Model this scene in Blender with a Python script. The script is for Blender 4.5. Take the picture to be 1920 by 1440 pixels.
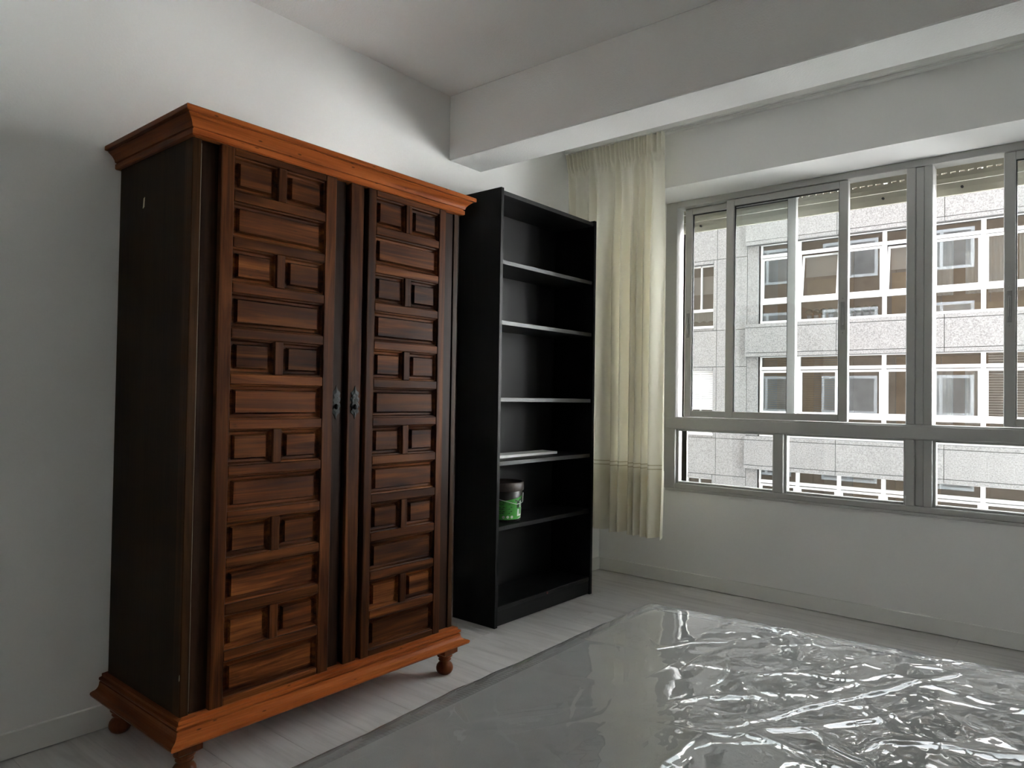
import bpy, bmesh, math, random
import numpy as np
from mathutils import Vector, Matrix

random.seed(7)
rng = np.random.default_rng(7)
scene = bpy.context.scene
for o in list(bpy.data.objects):
    bpy.data.objects.remove(o, do_unlink=True)

# ---------------------------------------------------------------- camera
CAM = (2.4039, -3.7695, 1.0523)
YAW, PITCH, ROLL, FPX = 0.6922, 0.0191, 0.0155, 1335.6
fw = Vector((-math.sin(YAW) * math.cos(PITCH), math.cos(YAW) * math.cos(PITCH), math.sin(PITCH)))
rt = Vector((math.cos(YAW), math.sin(YAW), 0))
up = rt.cross(fw)
r2 = math.cos(ROLL) * rt + math.sin(ROLL) * up
u2 = -math.sin(ROLL) * rt + math.cos(ROLL) * up
cam_data = bpy.data.cameras.new('camera')
cam = bpy.data.objects.new('camera', cam_data)
scene.collection.objects.link(cam)
cam.matrix_world = Matrix(((r2.x, u2.x, -fw.x, CAM[0]), (r2.y, u2.y, -fw.y, CAM[1]),
                           (r2.z, u2.z, -fw.z, CAM[2]), (0, 0, 0, 1)))
cam_data.sensor_fit = 'HORIZONTAL'
cam_data.sensor_width = 36.0
cam_data.lens = FPX * 36.0 / 1920.0
cam_data.clip_start = 0.02
cam_data.clip_end = 300
scene.camera = cam

# ---------------------------------------------------------------- world, sun, exposure
world = bpy.data.worlds.new('overcast_sky')
scene.world = world
world.use_nodes = True
bg = world.node_tree.nodes['Background']
bg.inputs['Color'].default_value = (0.90, 0.955, 1.0, 1)
bg.inputs['Strength'].default_value = 0.65

sun_d = bpy.data.lights.new('sun_offscreen', 'SUN')
sun_d.energy = 20.0
sun_d.angle = math.radians(3)
sun_d.color = (0.97, 0.985, 1.0)
sun = bpy.data.objects.new('sun_offscreen', sun_d)
scene.collection.objects.link(sun)
SUN_EL, SUN_AZ = math.radians(38), math.radians(155.8)   # azimuth from +Y towards +X: behind this house
to_sun = Vector((math.sin(SUN_AZ) * math.cos(SUN_EL), math.cos(SUN_AZ) * math.cos(SUN_EL), math.sin(SUN_EL)))
sun.rotation_euler = to_sun.to_track_quat('Z', 'Y').to_euler()
sun.location = (4, 20, 20)

vs = scene.view_settings
vs.view_transform = 'Standard'
vs.look = 'None'
vs.gamma = 1.0
vs.use_curve_mapping = False
vs.exposure = 3.42
scene.cycles.max_bounces = 14
scene.cycles.diffuse_bounces = 8
scene.cycles.glossy_bounces = 5
scene.cycles.transparent_max_bounces = 24
scene.cycles.sample_clamp_indirect = 6.0

# ---------------------------------------------------------------- material helpers
def new_mat(name):
    m = bpy.data.materials.new(name)
    m.use_nodes = True
    nt = m.node_tree
    return m, nt, nt.nodes['Principled BSDF'], nt.nodes['Material Output']

def N(nt, kind, **kw):
    n = nt.nodes.new(kind)
    for k, v in kw.items():
        setattr(n, k, v)
    return n

def plain(name, col, rough=0.5, bump=0.0, bscale=80.0, var=0.0, vscale=6.0, spec=0.5, metal=0.0):
    m, nt, b, out = new_mat(name)
    b.inputs['Base Color'].default_value = (*col, 1)
    b.inputs['Roughness'].default_value = rough
    b.inputs['Specular IOR Level'].default_value = spec
    b.inputs['Metallic'].default_value = metal
    tc = N(nt, 'ShaderNodeTexCoord')
    if bump:
        n = N(nt, 'ShaderNodeTexNoise')
        n.inputs['Scale'].default_value = bscale
        n.inputs['Detail'].default_value = 4
        nt.links.new(tc.outputs['Object'], n.inputs['Vector'])
        bp = N(nt, 'ShaderNodeBump')
        bp.inputs['Strength'].default_value = bump
        bp.inputs['Distance'].default_value = 0.004
        nt.links.new(n.outputs['Fac'], bp.inputs['Height'])
        nt.links.new(bp.outputs['Normal'], b.inputs['Normal'])
    if var:
        n = N(nt, 'ShaderNodeTexNoise')
        n.inputs['Scale'].default_value = vscale
        n.inputs['Detail'].default_value = 5
        nt.links.new(tc.outputs['Object'], n.inputs['Vector'])
        r = N(nt, 'ShaderNodeValToRGB')
        r.color_ramp.elements[0].position = 0.3
        r.color_ramp.elements[1].position = 0.7
        r.color_ramp.elements[0].color = (*[c * (1 - var) for c in col], 1)
        r.color_ramp.elements[1].color = (*[min(1, c * (1 + var)) for c in col], 1)
        nt.links.new(n.outputs['Fac'], r.inputs['Fac'])
        nt.links.new(r.outputs['Color'], b.inputs['Base Color'])
    return m

def wood(name, c0, c1, c2, axis, rough=0.38, knots=0.0, tone=0.25, fine=1.0, across=26.0, coat=0.0, spec=0.07):
    """stretched-noise wood grain running along the given local axis (0, 1 or 2)"""
    m, nt, b, out = new_mat(name)
    L = nt.links.new
    tc = N(nt, 'ShaderNodeTexCoord')
    oi = N(nt, 'ShaderNodeObjectInfo')
    off = N(nt, 'ShaderNodeVectorMath', operation='SCALE')
    off.inputs[0].default_value = (13.1, 7.7, 19.3)
    L(oi.outputs['Random'], off.inputs['Scale'])
    add = N(nt, 'ShaderNodeVectorMath', operation='ADD')
    L(tc.outputs['Object'], add.inputs[0]); L(off.outputs['Vector'], add.inputs[1])
    mp = N(nt, 'ShaderNodeMapping')
    s = [across, across, across]; s[axis] = 1.6
    mp.inputs['Scale'].default_value = s
    L(add.outputs['Vector'], mp.inputs['Vector'])
    n1 = N(nt, 'ShaderNodeTexNoise')
    n1.inputs['Scale'].default_value = 1.0; n1.inputs['Detail'].default_value = 5
    n1.inputs['Roughness'].default_value = 0.55; n1.inputs['Distortion'].default_value = 1.2
    L(mp.outputs['Vector'], n1.inputs['Vector'])
    mp2 = N(nt, 'ShaderNodeMapping')
    s = [across * 9 * fine] * 3; s[axis] = 5
    mp2.inputs['Scale'].default_value = s
    L(add.outputs['Vector'], mp2.inputs['Vector'])
    n2 = N(nt, 'ShaderNodeTexNoise')
    n2.inputs['Scale'].default_value = 1.0; n2.inputs['Detail'].default_value = 3
    L(mp2.outputs['Vector'], n2.inputs['Vector'])
    mix = N(nt, 'ShaderNodeMath', operation='MULTIPLY_ADD')
    L(n2.outputs['Fac'], mix.inputs[0]); mix.inputs[1].default_value = 0.28
    sub = N(nt, 'ShaderNodeMath', operation='SUBTRACT')
    L(n1.outputs['Fac'], sub.inputs[0]); sub.inputs[1].default_value = 0.14
    L(sub.outputs[0], mix.inputs[2])
    rp = N(nt, 'ShaderNodeValToRGB')
    e = rp.color_ramp.elements
    e[0].position = 0.30; e[0].color = (*c0, 1)
    e[1].position = 0.72; e[1].color = (*c2, 1)
    k = e.new(0.5); k.color = (*c1, 1)
    L(mix.outputs[0], rp.inputs['Fac'])
    # tone of each board
    hv = N(nt, 'ShaderNodeHueSaturation')
    mr = N(nt, 'ShaderNodeMapRange')
    mr.inputs['To Min'].default_value = 1 - tone; mr.inputs['To Max'].default_value = 1 + tone
    L(oi.outputs['Random'], mr.inputs['Value']); L(mr.outputs['Result'], hv.inputs['Value'])
    L(rp.outputs['Color'], hv.inputs['Color'])
    col = hv.outputs['Color']
    if knots:
        vo = N(nt, 'ShaderNodeTexVoronoi')
        mp3 = N(nt, 'ShaderNodeMapping')
        s = [9, 9, 9]; s[axis] = 3.0
        mp3.inputs['Scale'].default_value = s
        L(add.outputs['Vector'], mp3.inputs['Vector']); L(mp3.outputs['Vector'], vo.inputs['Vector'])
        kr = N(nt, 'ShaderNodeMapRange')
        kr.inputs['From Min'].default_value = 0.06; kr.inputs['From Max'].default_value = 0.13
        kr.inputs['To Min'].default_value = knots; kr.inputs['To Max'].default_value = 0.0
        L(vo.outputs['Distance'], kr.inputs['Value'])
        mx = N(nt, 'ShaderNodeMix', data_type='RGBA')
        L(kr.outputs['Result'], mx.inputs['Factor'])
        L(col, mx.inputs['A']); mx.inputs['B'].default_value = (0.035, 0.014, 0.007, 1)
        col = mx.outputs['Result']
    L(col, b.inputs['Base Color'])
    b.inputs['Roughness'].default_value = rough
    b.inputs['Coat Weight'].default_value = coat
    b.inputs['Coat Roughness'].default_value = 0.22
    b.inputs['Specular IOR Level'].default_value = spec
    bp = N(nt, 'ShaderNodeBump')
    bp.inputs['Strength'].default_value = 0.12; bp.inputs['Distance'].default_value = 0.002
    L(n2.outputs['Fac'], bp.inputs['Height']); L(bp.outputs['Normal'], b.inputs['Normal'])
    return m

def thin_glass(name, tint=(0.97, 0.985, 0.98), base=0.05, gain=1.0, rough=0.0):
    m, nt, b, out = new_mat(name)
    nt.nodes.remove(b)
    L = nt.links.new
    tr = N(nt, 'ShaderNodeBsdfTransparent'); tr.inputs['Color'].default_value = (*tint, 1)
    gl = N(nt, 'ShaderNodeBsdfGlossy'); gl.inputs['Roughness'].default_value = rough
    fr = N(nt, 'ShaderNodeFresnel'); fr.inputs['IOR'].default_value = 1.5
    ma = N(nt, 'ShaderNodeMath', operation='MULTIPLY_ADD', use_clamp=True)
    L(fr.outputs[0], ma.inputs[0]); ma.inputs[1].default_value = gain; ma.inputs[2].default_value = base
    mx = N(nt, 'ShaderNodeMixShader')
    L(ma.outputs[0], mx.inputs['Fac']); L(tr.outputs[0], mx.inputs[1]); L(gl.outputs[0], mx.inputs[2])
    L(mx.outputs[0], out.inputs['Surface'])
    return m

M = {}
M['wall'] = plain('white_wall_paint', (0.84, 0.84, 0.825), 0.75, 0.10, 130, spec=0.25)
M['wall_far'] = plain('pale_wall_paint', (0.85, 0.85, 0.83), 0.8)
M['ceiling'] = plain('white_ceiling_paint', (0.89, 0.89, 0.875), 0.8, 0.35, 160, spec=0.2)
M['base'] = plain('satin_white_baseboard', (0.80, 0.80, 0.77), 0.4)
M['wood_v'] = wood('stained_wood_vertical', (0.016, 0.0045, 0.0016), (0.058, 0.0175, 0.0055), (0.125, 0.042, 0.0120), 2, 0.42)
M['wood_h'] = wood('stained_wood_horizontal', (0.016, 0.0045, 0.0016), (0.070, 0.0205, 0.0058), (0.175, 0.058, 0.0150), 1, 0.42, knots=0.5, tone=0.34)
M['wood_flat'] = wood('dark_stained_board', (0.013, 0.0055, 0.0032), (0.022, 0.0095, 0.0052), (0.034, 0.0150, 0.0080), 2, 0.40, tone=0.1)
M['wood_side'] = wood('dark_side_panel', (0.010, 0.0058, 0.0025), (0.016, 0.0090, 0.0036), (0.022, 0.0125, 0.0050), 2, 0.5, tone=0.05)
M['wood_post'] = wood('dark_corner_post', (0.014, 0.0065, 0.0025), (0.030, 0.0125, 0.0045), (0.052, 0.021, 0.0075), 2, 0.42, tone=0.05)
M['red_y'] = wood('red_pine_along', (0.180, 0.042, 0.0105), (0.335, 0.087, 0.0205), (0.430, 0.122, 0.0290), 1, 0.30, knots=0.75, tone=0.08)
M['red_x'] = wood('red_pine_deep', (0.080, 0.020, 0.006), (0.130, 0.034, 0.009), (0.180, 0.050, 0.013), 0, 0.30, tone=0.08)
M['red_z'] = wood('red_pine_turned', (0.090, 0.028, 0.011), (0.150, 0.046, 0.017), (0.210, 0.068, 0.024), 2, 0.28, tone=0.08)
M['black'] = wood('black_brown_veneer', (0.0035, 0.0038, 0.0042), (0.0052, 0.0055, 0.006), (0.0085, 0.0088, 0.0092), 2, 0.45, tone=0.05, coat=0.0, spec=0.12)
M['black_h'] = wood('black_brown_shelf', (0.006, 0.006, 0.0065), (0.010, 0.010, 0.0105), (0.017, 0.017, 0.0175), 1, 0.40, tone=0.05, coat=0.0, spec=0.3)
M['back_black'] = plain('black_backboard', (0.0045, 0.0045, 0.005), 0.55)
M['floor'] = wood('grey_oak_laminate', (0.52, 0.50, 0.485), (0.62, 0.60, 0.585), (0.68, 0.66, 0.645), 0, 0.34, tone=0.025, across=16, fine=0.7, coat=0.0)
M['subfloor'] = plain('grey_subfloor', (0.16, 0.15, 0.14), 0.8)
M['alu'] = plain('grey_painted_aluminium', (0.46, 0.46, 0.445), 0.42)
M['alu_dark'] = plain('dark_rubber_seal', (0.02, 0.02, 0.02), 0.6)
M['handle'] = plain('grey_latch_metal', (0.30, 0.30, 0.29), 0.4)
M['shutter'] = plain('beige_shutter_slat', (0.36, 0.34, 0.27), 0.5)
M['glass'] = thin_glass('window_glass', base=0.0, gain=0.9)
M['iron'] = plain('blackened_iron', (0.007, 0.010, 0.0095), 0.5, 0.5, 120, spec=0.22)
M['hole'] = plain('black_hole', (0.002, 0.002, 0.002), 0.9)
M['pale_chip'] = plain('pale_bare_chip', (0.62, 0.57, 0.42), 0.7)
M['pink'] = plain('pink_plastic_dot', (0.45, 0.14, 0.13), 0.5)
M['white_trim'] = plain('white_lacquer', (0.80, 0.80, 0.80), 0.35)
M['rail'] = plain('white_rail_plastic', (0.72, 0.72, 0.69), 0.4)
M['bucket'] = plain('black_bucket_plastic', (0.018, 0.015, 0.014), 0.35)
M['lid'] = plain('dusty_brown_lid', (0.075, 0.058, 0.048), 0.5, 0.3, 60, 0.35, 30)
M['label'] = plain('green_label', (0.070, 0.36, 0.055), 0.35)
M['ink_white'] = plain('white_ink', (0.82, 0.84, 0.80), 0.4)
M['ink_dark'] = plain('dark_ink', (0.012, 0.022, 0.010), 0.4)
M['wire'] = plain('zinc_wire', (0.72, 0.74, 0.72), 0.3, metal=0.7)
M['mattress'] = plain('grey_mattress_fabric', (0.80, 0.805, 0.79), 0.85, 0.3, 300, 0.05, 12)
M['thread'] = plain('drawn_thread_line', (0.50, 0.46, 0.34), 0.9)
M['worn'] = plain('worn_wood_edge', (0.17, 0.135, 0.10), 0.6)
M['piping'] = plain('grey_ribbed_tape', (0.46, 0.465, 0.45), 0.6)

# curtain cloth: diffuse + translucent, fine open weave, drawn-thread bands near the hem
m, nt, b, out = new_mat('cream_linen_sheer')
nt.nodes.remove(b)
L = nt.links.new
tc = N(nt, 'ShaderNodeTexCoord')
mp = N(nt, 'ShaderNodeMapping'); mp.inputs['Scale'].default_value = (420, 420, 60)
L(tc.outputs['UV'], mp.inputs['Vector'])
nz = N(nt, 'ShaderNodeTexNoise'); nz.inputs['Scale'].default_value = 1.0; nz.inputs['Detail'].default_value = 2
L(mp.outputs['Vector'], nz.inputs['Vector'])
cr = N(nt, 'ShaderNodeValToRGB')
cr.color_ramp.elements[0].position = 0.35; cr.color_ramp.elements[0].color = (0.82, 0.795, 0.70, 1)
cr.color_ramp.elements[1].position = 0.65; cr.color_ramp.elements[1].color = (0.86, 0.835, 0.74, 1)
L(nz.outputs['Fac'], cr.inputs['Fac'])
di = N(nt, 'ShaderNodeBsdfDiffuse'); tl = N(nt, 'ShaderNodeBsdfTranslucent')
L(cr.outputs['Color'], di.inputs['Color'])
tl.inputs['Color'].default_value = (0.86, 0.825, 0.70, 1)
ms = N(nt, 'ShaderNodeMixShader'); ms.inputs['Fac'].default_value = 0.30
L(di.outputs[0], ms.inputs[1]); L(tl.outputs[0], ms.inputs[2])
tp = N(nt, 'ShaderNodeBsdfTransparent'); tp.inputs['Color'].default_value = (0.97, 0.95, 0.88, 1)
ms2 = N(nt, 'ShaderNodeMixShader'); ms2.inputs['Fac'].default_value = 0.10
L(ms.outputs[0], ms2.inputs[1]); L(tp.outputs[0], ms2.inputs[2])
L(ms2.outputs[0], out.inputs['Surface'])
M['curtain'] = m

# clear packing film: transparent, strongly glossy, slightly milky
m, nt, b, out = new_mat('clear_plastic_film')
nt.nodes.remove(b)
L = nt.links.new
tp = N(nt, 'ShaderNodeBsdfTransparent'); tp.inputs['Color'].default_value = (0.94, 0.945, 0.94, 1)
df = N(nt, 'ShaderNodeBsdfDiffuse'); df.inputs['Color'].default_value = (0.88, 0.89, 0.88, 1)
gl = N(nt, 'ShaderNodeBsdfGlossy'); gl.inputs['Roughness'].default_value = 0.02
m1 = N(nt, 'ShaderNodeMixShader'); m1.inputs['Fac'].default_value = 0.27
L(tp.outputs[0], m1.inputs[1]); L(df.outputs[0], m1.inputs[2])
fr = N(nt, 'ShaderNodeFresnel'); fr.inputs['IOR'].default_value = 1.5
ma = N(nt, 'ShaderNodeMath', operation='MULTIPLY_ADD', use_clamp=True)
L(fr.outputs[0], ma.inputs[0]); ma.inputs[1].default_value = 1.3; ma.inputs[2].default_value = 0.01
m2 = N(nt, 'ShaderNodeMixShader')
L(ma.outputs[0], m2.inputs['Fac']); L(m1.outputs[0], m2.inputs[1]); L(gl.outputs[0], m2.inputs[2])
L(m2.outputs[0], out.inputs['Surface'])
M['film'] = m

# granite cladding of the house opposite
m, nt, b, out = new_mat('grey_granite')
L = nt.links.new
tc = N(nt, 'ShaderNodeTexCoord'); oi = N(nt, 'ShaderNodeObjectInfo')
sc_ = N(nt, 'ShaderNodeVectorMath', operation='SCALE'); sc_.inputs[0].default_value = (31, 17, 23)
L(oi.outputs['Random'], sc_.inputs['Scale'])
ad = N(nt, 'ShaderNodeVectorMath', operation='ADD'); L(tc.outputs['Object'], ad.inputs[0]); L(sc_.outputs[0], ad.inputs[1])
n1 = N(nt, 'ShaderNodeTexNoise'); n1.inputs['Scale'].default_value = 34; n1.inputs['Detail'].default_value = 4; n1.inputs['Roughness'].default_value = 0.7
L(ad.outputs[0], n1.inputs['Vector'])
n2 = N(nt, 'ShaderNodeTexNoise'); n2.inputs['Scale'].default_value = 2.2; n2.inputs['Detail'].default_value = 4
L(ad.outputs[0], n2.inputs['Vector'])
rp = N(nt, 'ShaderNodeValToRGB')
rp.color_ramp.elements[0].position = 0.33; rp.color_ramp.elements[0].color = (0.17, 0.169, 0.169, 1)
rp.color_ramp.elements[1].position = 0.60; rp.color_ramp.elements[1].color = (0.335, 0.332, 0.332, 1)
L(n1.outputs['Fac'], rp.inputs['Fac'])
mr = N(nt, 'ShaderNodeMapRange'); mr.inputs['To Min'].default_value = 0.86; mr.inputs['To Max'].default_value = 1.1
L(n2.outputs['Fac'], mr.inputs['Value'])
hv = N(nt, 'ShaderNodeHueSaturation'); L(rp.outputs['Color'], hv.inputs['Color']); L(mr.outputs['Result'], hv.inputs['Value'])
L(hv.outputs['Color'], b.inputs['Base Color']); b.inputs['Roughness'].default_value = 0.7
M['granite'] = m
M['pvc'] = plain('white_pvc', (0.76, 0.775, 0.79), 0.35)
M['joint'] = plain('dark_joint_backing', (0.09, 0.088, 0.085), 0.9)
M['far_glass'] = thin_glass('reflecting_house_glass', tint=(0.80, 0.83, 0.84), base=0.07, gain=1.2)
M['roombrown'] = plain('brown_room_wall', (0.30, 0.215, 0.14), 0.8, var=0.3, vscale=1.5)
M['roomdark'] = plain('grey_room_wall', (0.26, 0.25, 0.24), 0.8, var=0.3, vscale=1.5)
M['blind'] = plain('white_blind', (0.72, 0.735, 0.75), 0.6)
M['net'] = plain('white_net_curtain', (0.62, 0.65, 0.66), 0.8)
M['wood_tan'] = plain('tan_wood_panel', (0.36, 0.26, 0.15), 0.6, var=0.15, vscale=4)
M['green'] = plain('dull_plant_green', (0.05, 0.075, 0.035), 0.7)
M['asphalt'] = plain('grey_street_paving', (0.24, 0.24, 0.24), 0.85, var=0.1, vscale=0.6)
M['brick'] = plain('ochre_render', (0.19, 0.14, 0.10), 0.85, var=0.12, vscale=1.0)
M['white_render'] = plain('white_render', (0.80, 0.795, 0.78), 0.85, var=0.03, vscale=0.7)
M['reveal'] = plain('cream_outer_reveal', (0.80, 0.78, 0.70), 0.8)

# ---------------------------------------------------------------- geometry helpers
COL = scene.collection

class MB:
    """collects geometry in world coordinates, links it as one mesh object"""
    def __init__(self):
        self.v = []; self.f = []; self.mi = []; self.sm = []
    def add(self, vs_, fs_, mi=0, smooth=False):
        o = len(self.v)
        self.v += [tuple(p) for p in vs_]
        for f in fs_:
            self.f.append(tuple(i + o for i in f)); self.mi.append(mi); self.sm.append(smooth)
        return self
    def box(self, x0, x1, y0, y1, z0, z1, mi=0):
        v = [(x, y, z) for z in (z0, z1) for y in (y0, y1) for x in (x0, x1)]
        f = [(0, 2, 3, 1), (4, 5, 7, 6), (0, 1, 5, 4), (2, 6, 7, 3), (0, 4, 6, 2), (1, 3, 7, 5)]
        return self.add(v, f, mi)
    def bbox(self, x0, x1, y0, y1, z0, z1, b=0.002, mi=0):
        """box with chamfered edges"""
        bm = bmesh.new()
        bmesh.ops.create_cube(bm, size=1.0)
        for q in bm.verts:
            q.co = Vector(((x0 + x1) / 2 + q.co.x * (x1 - x0), (y0 + y1) / 2 + q.co.y * (y1 - y0), (z0 + z1) / 2 + q.co.z * (z1 - z0)))
        b = min(b, 0.45 * min(x1 - x0, y1 - y0, z1 - z0))
        bmesh.ops.bevel(bm, geom=bm.edges[:], offset=b, segments=1, affect='EDGES', profile=0.5)
        bm.verts.index_update()
        self.add([q.co[:] for q in bm.verts], [[q.index for q in f.verts] for f in bm.faces], mi)
        bm.free()
        return self
    def lathe(self, cx, cy, prof, n=24, mi=0, a0=0.0, a1=None, smooth=True):
        full = a1 is None
        a1_ = a0 + 2 * math.pi if full else a1
        cols = n if full else n + 1
        v = []
        for (r, z) in prof:
            for i in range(cols):
                a = a0 + (a1_ - a0) * i / n
                v.append((cx + r * math.cos(a), cy + r * math.sin(a), z))
        f = []
        for j in range(len(prof) - 1):
            for i in range(n):
                i2 = (i + 1) % cols
                f.append((j * cols + i, j * cols + i2, (j + 1) * cols + i2, (j + 1) * cols + i))
        return self.add(v, f, mi, smooth)
    def tube(self, pts, r, n=8, mi=0, closed=False):
        pts = [Vector(q) for q in pts]
        v = []; k = len(pts)
        for i, q in enumerate(pts):
            if closed:
                t = pts[(i + 1) % k] - pts[i - 1]
            else:
                t = pts[min(i + 1, k - 1)] - pts[max(i - 1, 0)]
            t.normalize()
            a = t.cross(Vector((0, 0, 1)))
            if a.length < 1e-3: a = t.cross(Vector((1, 0, 0)))
            a.normalize(); b_ = t.cross(a)
            for j in range(n):
                w = 2 * math.pi * j / n
                v.append(q + r * (math.cos(w) * a + math.sin(w) * b_))
        f = []
        for i in range(k if closed else k - 1):
            i2 = (i + 1) % k
            for j in range(n):
                j2 = (j + 1) % n
                f.append((i * n + j, i * n + j2, i2 * n + j2, i2 * n + j))
        if not closed:
            f.append(tuple(range(n))[::-1]); f.append(tuple((k - 1) * n + j for j in range(n)))
        return self.add(v, f, mi, True)
    def prism(self, poly, axis, lo, hi, mi=0):
        """polygon of 2-D points extruded along an axis"""
        def P(a, b_, c):
            return (c, a, b_) if axis == 0 else (a, c, b_) if axis == 1 else (a, b_, c)
        n = len(poly)
        v = [P(a, b_, lo) for a, b_ in poly] + [P(a, b_, hi) for a, b_ in poly]
        f = [tuple(range(n))[::-1], tuple(range(n, 2 * n))]
        f += [(i, (i + 1) % n, (i + 1) % n + n, i + n) for i in range(n)]
        return self.add(v, f, mi)
    def mesh(self, name, mats, org=(0, 0, 0)):
        me = bpy.data.meshes.new(name)
        ox, oy, oz = org
        me.from_pydata([(a - ox, b_ - oy, c - oz) for a, b_, c in self.v], [], self.f)
        for mm in mats: me.materials.append(mm)
        me.polygons.foreach_set('material_index', self.mi)
        me.polygons.foreach_set('use_smooth', self.sm)
        bm = bmesh.new(); bm.from_mesh(me)
        bmesh.ops.recalc_face_normals(bm, faces=bm.faces[:])
        bm.to_mesh(me); bm.free()
        me.update()
        return me
    def build(self, name, mats, parent=None, org=None):
        if not isinstance(mats, (list, tuple)): mats = [mats]
        base = wpos(parent) if parent is not None else (org or (0, 0, 0))
        o = bpy.data.objects.new(name, self.mesh(name, mats, base))
        COL.objects.link(o)
        o.location = (0, 0, 0) if parent is not None else base
        o.parent = parent
        return o

def wpos(o):
    p = Vector((0, 0, 0))
    while o is not None:
        p += Vector(o.location); o = o.parent
    return p

def tag(o, label, cat, group=None):
    o['label'] = label; o['category'] = cat
    if group: o['group'] = group
    return o

def thing(name, loc, label, cat, group=None):
    o = bpy.data.objects.new(name, None)
    o.empty_display_size = 0.1
    COL.objects.link(o); o.location = loc
    return tag(o, label, cat, group)

def struct(o):
    o['kind'] = 'structure'
    return o

def inst(name, me, parent, world_loc):
    """object sharing mesh data, at a world position under a parent"""
    o = bpy.data.objects.new(name, me); COL.objects.link(o)
    o.parent = parent
    o.location = Vector(world_loc) - wpos(parent)
    return o

# ---------------------------------------------------------------- numpy noise
def _hash(ix, iy, seed):
    h = (ix.astype(np.int64) * 374761393 + iy.astype(np.int64) * 668265263 + seed * 974711) & 0x7fffffff
    h = ((h ^ (h >> 13)) * 1274126177) & 0x7fffffff
    return ((h ^ (h >> 16)) & 0xffff) / 65535.0
def vnoise(x, y, seed=0):
    ix = np.floor(x); iy = np.floor(y); fx = x - ix; fy = y - iy
    fx = fx * fx * fx * (fx * (fx * 6 - 15) + 10); fy = fy * fy * fy * (fy * (fy * 6 - 15) + 10)
    ix = ix.astype(np.int64); iy = iy.astype(np.int64)
    a = _hash(ix, iy, seed); b_ = _hash(ix + 1, iy, seed); c = _hash(ix, iy + 1, seed); d = _hash(ix + 1, iy + 1, seed)
    return (a * (1 - fx) + b_ * fx) * (1 - fy) + (c * (1 - fx) + d * fx) * fy * 1.0
def fbm(x, y, seed=0, octv=4):
    s = 0; a = 0.5; t = 0
    for i in range(octv):
        s = s + a * vnoise(x * 2 ** i, y * 2 ** i, seed + i * 17); t += a; a *= 0.5
    return s / t
def worley_edge(x, y, seed=0):
    ix = np.floor(x).astype(np.int64); iy = np.floor(y).astype(np.int64)
    f1 = np.full(x.shape, 9.0); f2 = np.full(x.shape, 9.0)
    for dx in (-1, 0, 1):
        for dy in (-1, 0, 1):
            cx = ix + dx; cy = iy + dy
            d = np.hypot(cx + _hash(cx, cy, seed) - x, cy + _hash(cx, cy, seed + 91) - y)
            nf1 = np.minimum(f1, d); f2 = np.minimum(f2, np.maximum(f1, d)); f1 = nf1
    return f2 - f1, f1

# ================================================================= ROOM
RX, RY, RZ = 3.25, -4.45, 2.49
WX0, WX1, WZ0, WZ1 = 0.436, 3.06, 0.545, 2.2      # window opening
BX = 0.29                                          # depth of the box over the window

floor = struct(MB().box(-0.25, RX + 0.25, RY - 0.25, 0.25, -0.2, -0.010).build('floor', M['subfloor']))
PW, PL = 0.193, 1.29
row = 0; y = 0.0
plank_cache = {}
while y > RY:
    y1 = max(y - PW, RY)
    x = 0.0; first = [0.62, 1.05, 0.30, 0.84, 0.47][row % 5]
    while x < RX:
        x1 = min(x + (first if x == 0 else PL), RX)
        key = (round(x1 - x, 3), round(y - y1, 3))
        if key not in plank_cache:
            plank_cache[key] = MB().bbox(0.0003, key[0] - 0.0003, -key[1] + 0.0003, -0.0003, -0.010, 0.0, 0.0007).mesh('plank', [M['floor']])
        inst('plank', plank_cache[key], floor, (x, y, 0))
        x = x1
    y = y1; row += 1

struct(MB().box(-0.25, RX + 0.25, RY - 0.25, 0.25, RZ, RZ + 0.25).build('ceiling', M['ceiling']))
struct(MB().box(-0.25, 0, RY - 0.25, 0.25, -0.01, RZ).build('wall_left', M['wall']))
struct(MB().box(RX, RX + 0.25, RY - 0.25, 0.25, -0.01, RZ).build('wall_right', M['wall_far']))
struct(MB().box(0, RX, RY - 0.25, RY, -0.01, RZ).build('wall_back', M['wall_far']))
w = MB()
w.box(0, RX, 0, 0.20, -0.01, WZ0)
w.box(0, WX0, 0, 0.20, WZ0, WZ1)
w.box(WX1, RX, 0, 0.20, WZ0, WZ1)
w.box(0, RX, -BX, 0.0, WZ1, RZ)
w.box(0, RX, 0.0, 0.095, WZ1, RZ)
w.box(0, RX, 0.155, 0.20, WZ1 - 0.0, RZ)
struct(w.build('wall_window', M['wall']))
struct(MB().bbox(0, RX, -1.368, -1.143, 2.180, RZ, 0.004).build('trim_1', M['ceiling']))   # ceiling beam

def baseboard(name, x0, x1, y0, y1):
    struct(MB().bbox(x0, x1, y0, y1, 0.003, 0.078, 0.002).build(name, M['base']))
baseboard('baseboard_left', 0, 0.012, RY, 0)
baseboard('baseboard_window', 0.012, RX, -0.012, 0)
baseboard('baseboard_right', RX - 0.012, RX, RY, -0.012)
baseboard('baseboard_back', 0.012, RX - 0.012, RY, RY + 0.012)

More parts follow.
